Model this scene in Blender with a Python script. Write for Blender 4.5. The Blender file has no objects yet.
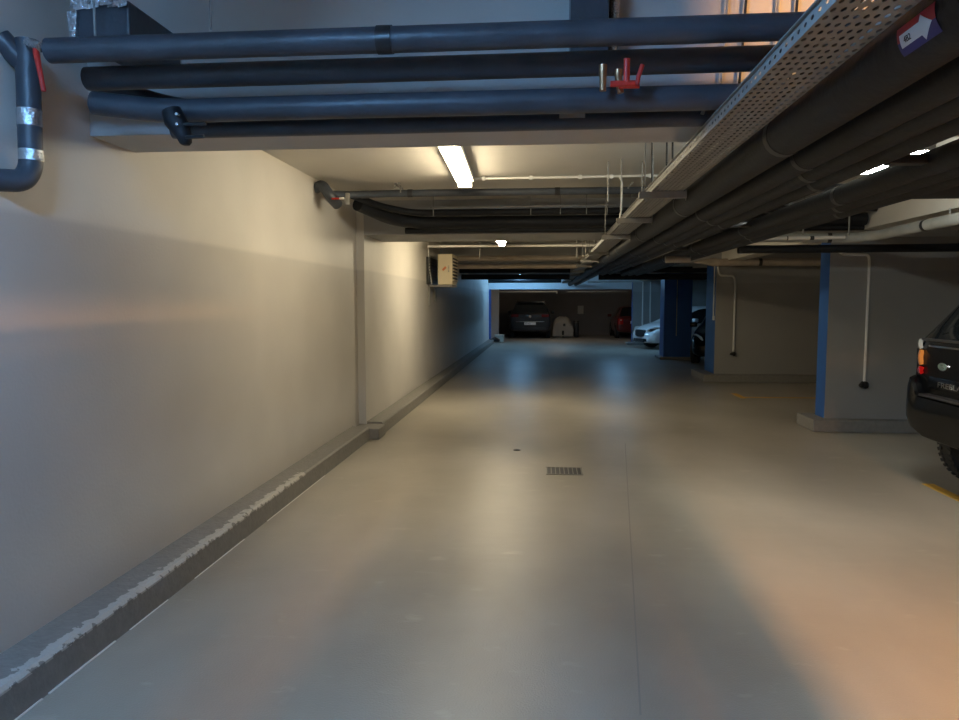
import bpy, bmesh, math, random
from mathutils import Vector, Matrix
R = math.radians; PI = math.pi
sc = bpy.context.scene; COL = sc.collection
random.seed(4)

# ------------------------------------------------------------------ materials
def mat(name, col, rough=.5, metal=0.0, emit=None, es=0, spec=.5, coat=0, bump=None, var=None, trans=0):
    m = bpy.data.materials.new(name); m.use_nodes = True
    nt = m.node_tree; b = nt.nodes['Principled BSDF']
    b.inputs['Base Color'].default_value = (*col, 1); b.inputs['Roughness'].default_value = rough
    b.inputs['Metallic'].default_value = metal; b.inputs['Specular IOR Level'].default_value = spec
    b.inputs['Coat Weight'].default_value = coat; b.inputs['Coat Roughness'].default_value = .05
    b.inputs['Transmission Weight'].default_value = trans
    if emit:
        b.inputs['Emission Color'].default_value = (*emit, 1); b.inputs['Emission Strength'].default_value = es
    geo = nt.nodes.new('ShaderNodeNewGeometry')
    if var:                                     # (scale, amount, stretch)
        mp = nt.nodes.new('ShaderNodeMapping'); mp.inputs['Scale'].default_value = var[2] if len(var) > 2 else (1, 1, 1)
        nt.links.new(geo.outputs['Position'], mp.inputs['Vector'])
        n = nt.nodes.new('ShaderNodeTexNoise'); n.inputs['Scale'].default_value = var[0]; n.inputs['Detail'].default_value = 6
        nt.links.new(mp.outputs['Vector'], n.inputs['Vector'])
        r = nt.nodes.new('ShaderNodeValToRGB')
        r.color_ramp.elements[0].position = .3; r.color_ramp.elements[1].position = .7
        r.color_ramp.elements[0].color = (*[c * (1 - var[1]) for c in col], 1)
        r.color_ramp.elements[1].color = (*[min(1, c * (1 + var[1])) for c in col], 1)
        nt.links.new(n.outputs['Fac'], r.inputs['Fac']); nt.links.new(r.outputs['Color'], b.inputs['Base Color'])
    if bump:                                    # (scale, strength)
        n = nt.nodes.new('ShaderNodeTexNoise'); n.inputs['Scale'].default_value = bump[0]; n.inputs['Detail'].default_value = 4
        nt.links.new(geo.outputs['Position'], n.inputs['Vector'])
        bp = nt.nodes.new('ShaderNodeBump'); bp.inputs['Strength'].default_value = bump[1]; bp.inputs['Distance'].default_value = .01
        nt.links.new(n.outputs['Fac'], bp.inputs['Height']); nt.links.new(bp.outputs['Normal'], b.inputs['Normal'])
    return m

def wall_mat(name, up, low, zsplit):
    """painted plaster: shadow edge put into the colour, lighter above a soft line, greyer below, faint roller marks"""
    m = mat(name, up, .55, bump=(60, .12)); nt = m.node_tree; b = nt.nodes['Principled BSDF']
    geo = nt.nodes.new('ShaderNodeNewGeometry'); sp = nt.nodes.new('ShaderNodeSeparateXYZ')
    nt.links.new(geo.outputs['Position'], sp.inputs[0])
    mr = nt.nodes.new('ShaderNodeMapRange'); mr.inputs[1].default_value = zsplit - .015; mr.inputs[2].default_value = zsplit + .015
    nt.links.new(sp.outputs['Z'], mr.inputs[0])
    mx = nt.nodes.new('ShaderNodeMix'); mx.data_type = 'RGBA'
    mx.inputs[6].default_value = (*low, 1); mx.inputs[7].default_value = (*up, 1)  # greyer lower tone paints in the wall's shadow edge
    nt.links.new(mr.outputs[0], mx.inputs[0])
    n = nt.nodes.new('ShaderNodeTexNoise'); n.inputs['Scale'].default_value = 1.3; n.inputs['Detail'].default_value = 7
    nt.links.new(geo.outputs['Position'], n.inputs['Vector'])
    m2 = nt.nodes.new('ShaderNodeMix'); m2.data_type = 'RGBA'; m2.blend_type = 'MULTIPLY'; m2.inputs[0].default_value = .25
    nt.links.new(mx.outputs[2], m2.inputs[6]); nt.links.new(n.outputs['Fac'], m2.inputs[7])
    nt.links.new(m2.outputs[2], b.inputs['Base Color'])
    return m

def floor_mat():
    m = mat('epoxy_floor', (.34, .325, .3), .3, spec=.5); nt = m.node_tree; b = nt.nodes['Principled BSDF']
    geo = nt.nodes.new('ShaderNodeNewGeometry')
    def noise(s, d, st=(1, 1, 1)):
        mp = nt.nodes.new('ShaderNodeMapping'); mp.inputs['Scale'].default_value = st
        nt.links.new(geo.outputs['Position'], mp.inputs['Vector'])
        n = nt.nodes.new('ShaderNodeTexNoise'); n.inputs['Scale'].default_value = s; n.inputs['Detail'].default_value = d
        nt.links.new(mp.outputs['Vector'], n.inputs['Vector']); return n
    n1 = noise(.9, 8, (1, .6, 1)); r = nt.nodes.new('ShaderNodeValToRGB')
    e = r.color_ramp.elements
    e[0].position = .32; e[0].color = (.25, .228, .19, 1); e[1].position = .68; e[1].color = (.365, .34, .29, 1)
    nt.links.new(n1.outputs['Fac'], r.inputs['Fac'])
    n2 = noise(7, 9, (.5, 1, 1)); r2 = nt.nodes.new('ShaderNodeValToRGB')   # scuffs
    r2.color_ramp.elements[0].position = .64; r2.color_ramp.elements[0].color = (0, 0, 0, 1)
    r2.color_ramp.elements[1].position = .8; r2.color_ramp.elements[1].color = (1, 1, 1, 1)
    nt.links.new(n2.outputs['Fac'], r2.inputs['Fac'])
    mx = nt.nodes.new('ShaderNodeMix'); mx.data_type = 'RGBA'; mx.inputs[7].default_value = (.5, .47, .40, 1)
    ml = nt.nodes.new('ShaderNodeMath'); ml.operation = 'MULTIPLY'; ml.inputs[1].default_value = .5
    nt.links.new(r2.outputs['Color'], ml.inputs[0]); nt.links.new(ml.outputs[0], mx.inputs[0])
    nt.links.new(r.outputs['Color'], mx.inputs[6]); nt.links.new(mx.outputs[2], b.inputs['Base Color'])
    mr = nt.nodes.new('ShaderNodeMapRange'); mr.inputs[3].default_value = .29; mr.inputs[4].default_value = .40
    nt.links.new(n1.outputs['Fac'], mr.inputs[0]); nt.links.new(mr.outputs[0], b.inputs['Roughness'])
    n3 = noise(110, 3); bp = nt.nodes.new('ShaderNodeBump'); bp.inputs['Strength'].default_value = .42; bp.inputs['Distance'].default_value = .004
    nt.links.new(n3.outputs['Fac'], bp.inputs['Height'])
    n4 = noise(2.2, 3, (.6, 1.6, 1)); b2 = nt.nodes.new('ShaderNodeBump'); b2.inputs['Strength'].default_value = .12; b2.inputs['Distance'].default_value = .03
    nt.links.new(n4.outputs['Fac'], b2.inputs['Height']); nt.links.new(bp.outputs['Normal'], b2.inputs['Normal'])
    nt.links.new(b2.outputs['Normal'], b.inputs['Normal'])
    return m

def kerb_mat():
    m = mat('kerb_concrete', (.2, .19, .18), .7, bump=(45, .5)); nt = m.node_tree; b = nt.nodes['Principled BSDF']
    geo = nt.nodes.new('ShaderNodeNewGeometry'); sp = nt.nodes.new('ShaderNodeSeparateXYZ'); nt.links.new(geo.outputs['Position'], sp.inputs[0])
    n = nt.nodes.new('ShaderNodeTexNoise'); n.inputs['Scale'].default_value = 22; n.inputs['Detail'].default_value = 10
    nt.links.new(geo.outputs['Position'], n.inputs['Vector'])
    # chipped paint along the front arris of the kerb
    def math_(op, a, bb):
        q = nt.nodes.new('ShaderNodeMath'); q.operation = op
        for i, v in enumerate((a, bb)):
            if isinstance(v, (int, float)): q.inputs[i].default_value = v
            else: nt.links.new(v, q.inputs[i])
        return q.outputs[0]
    dx = math_('ABSOLUTE', math_('SUBTRACT', sp.outputs['X'], -2.042), 0)
    wig = math_('MULTIPLY', math_('SUBTRACT', n.outputs['Fac'], .40), .13)
    near = math_('LESS_THAN', dx, math_('ADD', wig, .012))
    top = math_('GREATER_THAN', sp.outputs['Z'], .125)
    yy = math_('LESS_THAN', sp.outputs['Y'], 5.9)
    f = math_('MULTIPLY', math_('MULTIPLY', near, top), yy)
    r = nt.nodes.new('ShaderNodeValToRGB'); r.color_ramp.elements[0].color = (.15, .145, .135, 1); r.color_ramp.elements[1].color = (.23, .22, .205, 1)
    nt.links.new(n.outputs['Fac'], r.inputs['Fac'])
    mx = nt.nodes.new('ShaderNodeMix'); mx.data_type = 'RGBA'; mx.inputs[7].default_value = (.40, .385, .36, 1)
    nt.links.new(f, mx.inputs[0]); nt.links.new(r.outputs['Color'], mx.inputs[6]); nt.links.new(mx.outputs[2], b.inputs['Base Color'])
    return m

M = dict(
    floor=floor_mat(), kerb=kerb_mat(),
    wall=wall_mat('left_wall_paint', (.66, .63, .58), (.55, .53, .50), 1.98),
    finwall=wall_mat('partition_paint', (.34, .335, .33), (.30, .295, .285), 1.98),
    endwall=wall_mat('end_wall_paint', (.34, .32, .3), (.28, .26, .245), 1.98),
    ceil=mat('ceiling_paint', (.60, .575, .53), .8, var=(1.2, .06), bump=(40, .15)),
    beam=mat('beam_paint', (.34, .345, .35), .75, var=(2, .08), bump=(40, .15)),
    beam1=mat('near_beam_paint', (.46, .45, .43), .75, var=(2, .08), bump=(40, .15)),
    blue=mat('blue_paint', (.018, .09, .33), .42, var=(3, .1)),
    palebeam=mat('lintel_paint', (.62, .66, .7), .6),
    rubber=mat('black_pipe_insulation', (.009, .010, .013), .55, spec=.3, var=(9, .25, (1, .3, 1)), bump=(25, .25)),
    rubber2=mat('grey_black_pipe_insulation', (.05, .058, .072), .42, var=(7, .2), bump=(30, .3)),
    tape=mat('black_tape', (.014, .014, .016), .35),
    foil=mat('foil_tape', (.6, .62, .64), .25, .9, bump=(60, .8)),
    galv=mat('galvanised_steel', (.24, .235, .22), .5, .15, var=(20, .12)),
    white=mat('white_plastic', (.7, .69, .66), .45),
    greypipe=mat('grey_jacket', (.36, .37, .36), .45, var=(6, .15)),
    beigepipe=mat('beige_jacket', (.4, .34, .28), .55, var=(6, .15)),
    red=mat('red_handle', (.55, .03, .02), .4), brass=mat('brass', (.42, .23, .12), .35, .8),
    darkmetal=mat('dark_metal', (.04, .042, .045), .4, .6),
    black=mat('black_plastic', (.012, .012, .014), .45),
    carblack=mat('black_car_paint', (.002, .0025, .0035), .25, 0, spec=.25, coat=.08),
    cardark=mat('dark_grey_car_paint', (.006, .007, .009), .3, 0, coat=.3),
    carwhite=mat('white_car_paint', (.72, .74, .75), .3, coat=1),
    carred=mat('red_car_paint', (.10, .008, .008), .3, .2, coat=.6),
    glass=mat('car_glass', (.006, .008, .010), .05, spec=.8),
    tyre=mat('tyre_rubber', (.014, .014, .014), .75, bump=(120, .4)),
    rim=mat('alloy', (.35, .35, .36), .3, .9), chrome=mat('chrome', (.75, .75, .74), .12, 1),
    lampred=mat('red_lens', (.5, .01, .008), .1, coat=1), lampdark=mat('dark_red_lens', (.10, .006, .006), .2), amber=mat('amber_lens', (.75, .28, .06), .12, coat=1),
    lampclear=mat('clear_lens', (.7, .68, .62), .12, .3, coat=1),
    green=mat('badge_green', (.12, .17, .14), .35), yellow=mat('yellow_line_paint', (.62, .36, .06), .6, var=(30, .25)),
    acbody=mat('cream_enamel', (.78, .68, .48), .45), orange=mat('orange_print', (.85, .32, .14), .6),
    printg=mat('grey_print', (.3, .28, .25), .6), cover=mat('grey_cover_fabric', (.3, .275, .24), .85, bump=(12, .8)),
    navy=mat('navy_print', (.015, .02, .16), .4), redprint=mat('red_print', (.42, .03, .04), .4),
    paper=mat('white_print', (.75, .78, .82), .5), joint=mat('floor_joint_filler', (.25, .24, .22), .5),
    concrete=mat('concrete_block', (.42, .37, .3), .9, bump=(30, .6)),
    caulk=mat('pale_sealant', (.75, .73, .68), .5),
)
def lampmat(name, col, s):
    m = mat(name, (.8, .8, .8), .4, emit=col, es=s); return m

# ------------------------------------------------------------------ geometry helpers
def new(): return bmesh.new()
def solid(bm, geom, thickness):
    bm.normal_update(); bmesh.ops.solidify(bm, geom=geom, thickness=thickness)
def box(bm, lo, hi, bev=0):
    lo, hi = Vector(lo), Vector(hi)
    r = bmesh.ops.create_cube(bm, size=1, matrix=Matrix.Translation((lo + hi) / 2) @ Matrix.Diagonal((*(hi - lo), 1)))
    if bev:
        es = list({e for v in r['verts'] for e in v.link_edges})
        bmesh.ops.bevel(bm, geom=es, offset=bev, segments=2, affect='EDGES', profile=.5)
    return bm
def fillet(pts, rad, seg=6):
    pts = [Vector(p) for p in pts]; out = [pts[0]]
    for i in range(1, len(pts) - 1):
        a, b, c = pts[i - 1], pts[i], pts[i + 1]
        d1, d2 = (a - b), (c - b); l = min(rad, d1.length * .49, d2.length * .49)
        p1, p2 = b + d1.normalized() * l, b + d2.normalized() * l
        for k in range(seg + 1):
            t = k / seg; out.append(p1 * (1 - t) ** 2 + b * 2 * t * (1 - t) + p2 * t * t)
    out.append(pts[-1]); return out
def tube(bm, pts, r, n=14, rad=0, cap=True):
    if rad: pts = fillet(pts, rad)
    pts = [Vector(p) for p in pts]
    rr = r if isinstance(r, (list, tuple)) else [r] * len(pts)
    t0 = (pts[1] - pts[0]).normalized()
    up = Vector((0, 0, 1)) if abs(t0.z) < .9 else Vector((1, 0, 0))
    nrm = t0.cross(up).normalized(); rings = []
    for i, p in enumerate(pts):
        a = pts[max(0, i - 1)]; c = pts[min(len(pts) - 1, i + 1)]; t = (c - a).normalized()
        nrm = (nrm - t * nrm.dot(t)).normalized(); bn = t.cross(nrm)
        rings.append([bm.verts.new(p + (nrm * math.cos(2 * PI * k / n) + bn * math.sin(2 * PI * k / n)) * rr[i]) for k in range(n)])
    for a, b in zip(rings, rings[1:]):
        for k in range(n): bm.faces.new((a[k], a[(k + 1) % n], b[(k + 1) % n], b[k]))
    if cap: bm.faces.new(rings[0]); bm.faces.new(list(reversed(rings[-1])))
    return bm
def obj(name, bm, m, parent=None, smooth=False, world=True):
    bmesh.ops.recalc_face_normals(bm, faces=bm.faces)
    me = bpy.data.meshes.new(name); bm.to_mesh(me); bm.free()
    for mm in (m if isinstance(m, (list, tuple)) else [m]): me.materials.append(mm)
    if smooth:
        me.polygons.foreach_set('use_smooth', [True] * len(me.polygons))
        try: me.set_sharp_from_angle(angle=R(40))
        except Exception: pass
    o = bpy.data.objects.new(name, me); COL.objects.link(o)
    if parent:
        o.parent = parent
        if world:
            top = parent; T = Matrix.Identity(4)
            while top: T = top.matrix_basis.inverted() if top.parent is None else T; top = top.parent
            # parents other than the root have identity basis, so only the root's placement is undone once
            o.matrix_parent_inverse = T if parent.parent is None else Matrix.Identity(4)
    return o
def tag(o, label, cat, group=None, kind=None):
    if label: o['label'] = label
    if cat: o['category'] = cat
    if group: o['group'] = group
    if kind: o['kind'] = kind
    return o
def thing(name, label, cat, loc=(0, 0, 0), rz=0, group=None):
    o = bpy.data.objects.new(name, None); COL.objects.link(o); o.location = loc; o.rotation_euler = (0, 0, rz)
    o.empty_display_size = .2
    return tag(o, label, cat, group)
def struct(name, bm, m, label=None, smooth=False):
    o = obj(name, bm, m, None, smooth); o['kind'] = 'structure'
    if label: o['label'] = label
    return o
def copy_tree(o, parent=None):
    c = o.copy(); COL.objects.link(c)
    if parent: c.parent = parent
    for ch in list(o.children): copy_tree(ch, c)
    return c
def text(name, s, size, m, loc, ax, ay, parent, align='LEFT', sx=1.0, ext=.0008):
    cu = bpy.data.curves.new(name, 'FONT'); cu.body = s; cu.size = size; cu.extrude = ext; cu.align_x = align
    cu.materials.append(m)
    ax, ay = Vector(ax).normalized(), Vector(ay).normalized(); az = ax.cross(ay)
    tmp = bpy.data.objects.new(name + '_tmp', cu); COL.objects.link(tmp)
    dg = bpy.context.evaluated_depsgraph_get(); me = bpy.data.meshes.new_from_object(tmp.evaluated_get(dg))
    bpy.data.objects.remove(tmp)
    W = Matrix(((ax.x * sx, ay.x, az.x, loc[0]), (ax.y * sx, ay.y, az.y, loc[1]), (ax.z * sx, ay.z, az.z, loc[2]), (0, 0, 0, 1)))
    me.transform(W)
    if not me.materials: me.materials.append(m)
    o = bpy.data.objects.new(name, me); COL.objects.link(o)
    if parent:
        o.parent = parent
    return o

H = 2.79
HN = 3.12            # the bay over the camera has a higher ceiling
# ------------------------------------------------------------------ setting
bm = new(); box(bm, (-4.6, -5, -.2), (9.3, 36, 0)); struct('floor', bm, M['floor'])
bm = new(); box(bm, (-4.6, 3.42, H), (9.3, 36, HN + .2)); box(bm, (-4.6, -5, HN), (9.3, 3.42, HN + .2)); struct('ceiling', bm, M['ceil'])
bm = new()
box(bm, (-2.5, -5, 0), (-2.22, 3.42, HN)); box(bm, (-2.5, 3.42, 0), (-2.22, 8.46, H)); box(bm, (-2.5, 8.46, 0), (-2.13, 28.0, H)); struct('wall_left', bm, M['wall'])
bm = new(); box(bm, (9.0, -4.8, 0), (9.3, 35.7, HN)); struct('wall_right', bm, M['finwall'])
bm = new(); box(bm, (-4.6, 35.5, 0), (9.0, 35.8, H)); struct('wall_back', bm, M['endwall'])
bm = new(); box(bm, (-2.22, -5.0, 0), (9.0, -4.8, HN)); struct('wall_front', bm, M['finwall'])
bm = new(); box(bm, (-4.6, 28.2, 0), (-4.4, 35.5, H)); struct('wall_side', bm, M['endwall'])
bm = new(); box(bm, (-4.6, 28.0, 0), (-2.5, 28.2, H)); struct('wall_corner', bm, M['endwall'])
# kerb along the left wall, stepping out where the wall steps out
def prism_x(bm, prof, y0, y1):
    a = [bm.verts.new((x, y0, z)) for x, z in prof]; b = [bm.verts.new((x, y1, z)) for x, z in prof]
    n = len(prof); bm.faces.new(a); bm.faces.new(b[::-1])
    for i in range(n): bm.faces.new((a[i], a[(i + 1) % n], b[(i + 1) % n], b[i]))
bm = new()
prism_x(bm, [(-2.22, 0), (-2.01, 0), (-2.02, .135), (-2.035, .15), (-2.22, .155)], -4.8, 8.15); struct('kerb', bm, M['kerb'], 'near stretch of kerb with chipped pale edge')
bm = new()
box(bm, (-2.22, 8.15, 0), (-1.9, 8.5, .13), .01)
struct('kerb', bm, M['kerb'], 'square kerb step where the left wall juts out')
bm = new(); prism_x(bm, [(-2.13, 0), (-1.93, 0), (-1.935, .135), (-1.95, .15), (-2.13, .155)], 8.5, 27.9); struct('kerb', bm, M['kerb'], 'far stretch of kerb')
# broken bright sealant bead at the kerb foot
bm = new()
for a, b in ((2.3, 2.62), (2.66, 3.12), (3.24, 3.6), (3.9, 4.6), (5.0, 6.4)):
    box(bm, (-2.012, a, 0), (-2.003, b, .005 if a < 3 else .002))
struct('trim_1', bm, M['caulk'])
# cross beams
for y0, y1, zb in ((3.42, 3.81, 2.41), (8.46, 9.46, 2.39), (14.75, 15.2, 2.40), (20.4, 20.9, 2.40)):
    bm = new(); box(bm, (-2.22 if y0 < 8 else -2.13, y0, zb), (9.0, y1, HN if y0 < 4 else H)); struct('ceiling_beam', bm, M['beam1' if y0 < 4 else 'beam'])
bm = new(); box(bm, (-2.6, 28.0, 2.09), (9.0, 28.3, H)); struct('lintel', bm, M['palebeam'], 'pale lintel over the far opening')
bm = new()
for y0, y1 in ((3.81, 8.46), (9.46, 14.75), (15.2, 20.4), (20.9, 28.0)): box(bm, (3.5, y0, 2.4), (3.8, y1, H))
struct('ceiling_beam', bm, M['ceil'], 'lengthwise beam above the partition ends')
# pilasters at the far opening
def pillar(x0, y0, x1, y1, z1, ms, lab):
    """box whose front (-Y) and left (-X) and right (+X) faces may differ in paint: ms = front, left, right"""
    bm = new(); box(bm, (x0, y0, 0), (x1, y1, z1)); bmesh.ops.recalc_face_normals(bm, faces=bm.faces)
    bm.normal_update()
    for f in bm.faces:
        n = f.normal; f.material_index = 0 if n.y < -.5 else 1 if n.x < -.5 else 2
    return struct('pillar', bm, [M[k] for k in ms], lab)
pillar(-2.6, 28.0, -2.07, 28.3, 2.09, ('blue', 'blue', 'blue'), 'blue painted edge of the far opening')
pillar(-2.6, 31.9, -2.0, 32.3, H, ('palebeam', 'palebeam', 'palebeam'), 'pale pillar just inside the far opening')
# partition walls on the right with blue ends, standing on low plinths
def partition(x0, y0, x1, y1, lab, ms=('finwall', 'blue', 'finwall')):
    pillar(x0, y0, x1, y1, 2.4, ms, lab)
partition(3.5, 9.27, 9.0, 9.57, 'nearest grey partition with blue end')
partition(3.44, 14.9, 9.0, 15.75, 'second grey partition with blue end')
partition(3.34, 20.5, 4.10, 21.2, 'dark blue column past the second partition', ('blue', 'blue', 'blue'))
partition(3.30, 27.4, 9.0, 27.7, 'far partition behind the white car')
def plinth(x0, y0, x1, y1, h=.15):
    bm = new(); box(bm, (x0, y0, 0), (x1, y1, h), .012); struct('kerb', bm, M['concrete' if False else 'kerb'], 'low plinth under a partition')
plinth(3.32, 9.12, 9.0, 9.72); plinth(3.2, 14.72, 9.0, 15.95); plinth(3.22, 20.38, 4.13, 21.3, .07); plinth(3.1, 27.15, 9.0, 27.8, .1)
# bay markings (thin paint)
def paint(x0, y0, x1, y1, lab):
    bm = new(); box(bm, (x0, y0, 0), (x1, y1, .003)); struct('floor_marking', bm, M['yellow'], lab)
paint(3.33, 5.05, 3.43, 6.57, 'yellow bay line beside the black four by four')
paint(3.28, 12.25, 3.38, 12.9, 'yellow bay corner mark')
paint(3.38, 12.35, 7.5, 12.43, 'yellow line between bays')
# floor joint
bm = new()
a, b = Vector((.385, 2.72, .0015)), Vector((.93, 8.2, .0015)); w = Vector((.004, 0, 0))
bm.faces.new([bm.verts.new(p) for p in (a - w, a + w, b + w, b - w)])
struct('floor_joint', bm, M['joint'])

# ------------------------------------------------------------------ lamps
def strip_light(label, x, y0, y1, z, col, s, w=.07, group='strip lights', hang=True, rz=0, zc=H, h=.055):
    L = y1 - y0
    t = thing('strip_light', label, 'light', (x, (y0 + y1) / 2, z), rz, group)
    bm = new(); box(bm, (-w / 2 - .03, -L / 2 - .02, h), (w / 2 + .03, L / 2 + .02, h + .035), .006)
    obj('housing', bm, M['white'], t, world=False)
    bm = new(); pr = [(-w / 2, h), (-w / 2, .02), (-w / 3, .004), (w / 3, .004), (w / 2, .02), (w / 2, h)]
    prism_x(bm, pr, -L / 2, L / 2); obj('diffuser', bm, lampmat('lamp_glow', col, s), t, world=False)
    for sy in (-1, 1):
        bm = new(); box(bm, (-w / 2 - .01, sy * L / 2 - .012, 0), (w / 2 + .01, sy * L / 2 + .012, h + .01), .004); obj('end_cap', bm, M['white'], t, world=False)
    for sy in (-.36, .36):
        bm = new(); box(bm, (-.012, sy * L - .012, h + .04), (.012, sy * L + .012, zc - z)); obj('bracket', bm, M['galv'], t, world=False)
    return t
WARM, CREAM, COOL, BLUE = (1, .50, .17), (1, .84, .56), (.93, 1, .93), (.27, .60, 1)
strip_light('glowing strip light on the ceiling beyond the first beam', -.715, 4.95, 6.83, 2.67, CREAM, 47, w=.115, rz=R(2))
strip_light('strip light seen as a slit between the big black pipes', 2.34, 4.74, 5.6, 2.53, COOL, 130, w=.07)
strip_light('warm strip light beside the pipes close to the camera', 2.43, 1.45, 1.72, 2.86, WARM, 3000, w=.06, zc=HN)
strip_light('small bright strip light just past the second beam', -.66, 10.3, 11.3, 2.47, CREAM, 175, w=.09)
strip_light('bluish strip light before the far opening', -.9, 26.0, 27.3, 2.62, BLUE, 105, w=.08)
strip_light('bluish strip light near the white car', 2.4, 23.3, 24.6, 2.62, BLUE, 80, w=.08)
strip_light('strip light hidden above the second bay', 5.6, 11.6, 12.8, 2.69, (1, .8, .6), 8, w=.07, h=.03)
strip_light('cool strip light above the camera', -1.25, .2, 1.3, 2.98, (.22, .52, 1), 260, w=.08, zc=HN)
strip_light('strip light in the far room', .6, 29.4, 30.6, 2.66, (1, .78, .55), 45, w=.07)
strip_light('added warm fill lamp behind the camera', .9, -2.6, -1.4, 2.98, (1, .68, .40), 14, w=.07, zc=HN)  # unseen fill lamp added to warm the foreground floor

# ------------------------------------------------------------------ pipe bank running down the lane
RUN0, RUN1 = -1.5, 27.9
bank = [  # x, z, r, label
    (.985, 2.285, .085, 'fat black pipe next to the cable tray, with a red and blue arrow sticker'),
    (1.20, 2.275, .070, 'second black pipe from the cable tray'),
    (1.35, 2.275, .065, 'third black pipe from the cable tray'),
    (1.52, 2.28, .060, 'fourth black pipe from the cable tray'),
    (1.79, 2.245, .058, 'fifth black pipe from the cable tray'),
    (1.935, 2.25, .062, 'black pipe second from the outer edge of the pipe bank'),
    (2.085, 2.25, .062, 'outermost black pipe of the lengthwise pipe bank'),
]
tubes = []
for i, (x, z, r, lab) in enumerate(bank):
    y1 = RUN1 if i < 2 else 17.2 - .1 * i
    t = thing('insulated_pipe', lab, 'pipe', (x, RUN0, z), 0, 'lengthwise pipe bank')
    bm = new(); tube(bm, [(x, RUN0 + k * (y1 - RUN0) / 30, z) for k in range(31)], r, 20); obj('insulation', bm, M['rubber'], t, True)
    ys = [3.1 + i * .37 + k * 2.1 for k in range(9)]
    for y in ys:
        if y > y1 - 1: continue
        bm = new(); tube(bm, [(x, y, z), (x, y + .05, z)], r + .002, 20); obj('tape_band', bm, M['tape'], t, True)
    if i == 3:
        for y in (3.50, 6.3, 9.0):
            bm = new(); box(bm, (x + r - .01, y, z - .05), (x + r + .16, y + .07, z - .01), .004); obj('clamp', bm, M['black'], t, True)
    tubes.append(t)
t = thing('insulated_pipe', 'added short black pipe on the lengthwise pipe bank, blocking stray lamp light', 'pipe', (1.86, -1.5, 2.372))  # added to cover a gap that leaked warm light onto the floor
bm = new(); tube(bm, [(1.86, -1.5, 2.372), (1.86, 3.05, 2.372)], .057, 16); obj('insulation', bm, M['rubber'], t, True)
# arrow sticker on the fat pipe
px, pz, pr = bank[0][:3]; A0 = 215  # angle measured from +Z turning towards -X is 235 in x/z plane; see srf()
def srf(y, a, off):          # a = degrees from the direction facing the lane; + goes up towards the tray
    th = R(55); n = Vector((-math.sin(th), 0, -math.cos(th))); u = Vector((-math.cos(th), 0, math.sin(th)))
    d = n * math.cos(R(a)) + u * math.sin(R(a)); return Vector((px, y, pz)) + d * (pr + off)
def patch(y0, y1, lo, hi, off, m, name, n=8, ny=1):
    bm = new(); g = []
    for j in range(ny + 1):
        y = y0 + (y1 - y0) * j / ny; l = lo(j / ny) if callable(lo) else lo; h_ = hi(j / ny) if callable(hi) else hi
        g.append([bm.verts.new(srf(y, l + (h_ - l) * k / n, off)) for k in range(n + 1)])
    for j in range(ny):
        for k in range(n): bm.faces.new((g[j][k], g[j][k + 1], g[j + 1][k + 1], g[j + 1][k]))
    solid(bm, geom=bm.faces[:], thickness=-.0006)
    o = obj(name, bm, m, tubes[0], True); return o
st = patch(1.82, 2.0, -6, 18, .001, M['navy'], 'arrow_sticker'); st['label'] = 'navy lower half of sticker'
patch(1.82, 2.0, 18, 42, .001, M['redprint'], 'arrow_sticker')['label'] = 'red upper half of sticker'
def hh(t):   # t 0 near tip -> 1 tail
    return max(.5, 30 * t / .34) if t < .34 else 15
patch(1.835, 1.985, lambda t: 18 - .72 * hh(t), lambda t: 18 + .72 * hh(t), .0025, M['paper'], 'sticker_arrow', 6, 25)
_n = Vector((-math.sin(R(73)), 0, -math.cos(R(73)))); _u = Vector((-math.cos(R(73)), 0, math.sin(R(73))))
tx = text('sticker_lettering', '4B2', .022, M['black'], Vector((px, 1.965, pz)) + _n * (pr + .0042) - _u * .008, (0, -1, 0), _u, tubes[0], ext=.0004)
tx.matrix_parent_inverse = tubes[0].matrix_basis.inverted()

# perforated cable tray
ty0, ty1 = -.5, 27.5
t = thing('cable_tray', 'galvanised perforated cable tray hung along the lane beside the black pipes', 'cable tray', (.78, ty0, 2.30))
def plate(bm, O, U, V, nu, nv, pu, pv, hu, hv, skipf=None):
    """perforated plate: nu x nv cells of size pu, pv each with a rounded slot hu x hv"""
    O, U, V = Vector(O), Vector(U), Vector(V); cache = {}
    def vt(a, b):
        k = (round(a, 5), round(b, 5))
        if k not in cache: cache[k] = bm.verts.new(O + U * a + V * b)
        return cache[k]
    for i in range(nu):
        for j in range(nv):
            a0, b0 = i * pu, j * pv; a1, b1 = a0 + pu, b0 + pv
            if skipf and skipf(i, j): bm.faces.new((vt(a0, b0), vt(a1, b0), vt(a1, b1), vt(a0, b1))); continue
            ca, cb = (a0 + a1) / 2, (b0 + b1) / 2
            o8 = [vt(a0, b0), vt(a1, b0), vt(a1, b1), vt(a0, b1)]
            c = .35; I = [(-1, -c), (-c, -1), (c, -1), (1, -c), (1, c), (c, 1), (-c, 1), (-1, c)]
            I = [bm.verts.new(O + U * (ca + x * hu / 2) + V * (cb + y * hv / 2)) for x, y in I]
            bm.faces.new((o8[0], o8[1], I[2], I[1])); bm.faces.new((o8[1], I[3], I[2])); bm.faces.new((o8[1], o8[2], I[4], I[3])); bm.faces.new((o8[2], I[5], I[4]))
            bm.faces.new((o8[2], o8[3], I[6], I[5])); bm.faces.new((o8[3], I[7], I[6])); bm.faces.new((o8[3], o8[0], I[0], I[7])); bm.faces.new((o8[0], I[1], I[0]))
ny = int((ty1 - ty0) / .05)
bm = new(); plate(bm, (.68, ty0, 2.305), (0, 1, 0), (1, 0, 0), ny, 8, .05, .02475, .028, .012, None)
solid(bm, geom=bm.faces[:], thickness=.0015); obj('tray_base', bm, M['galv'], t)
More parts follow.
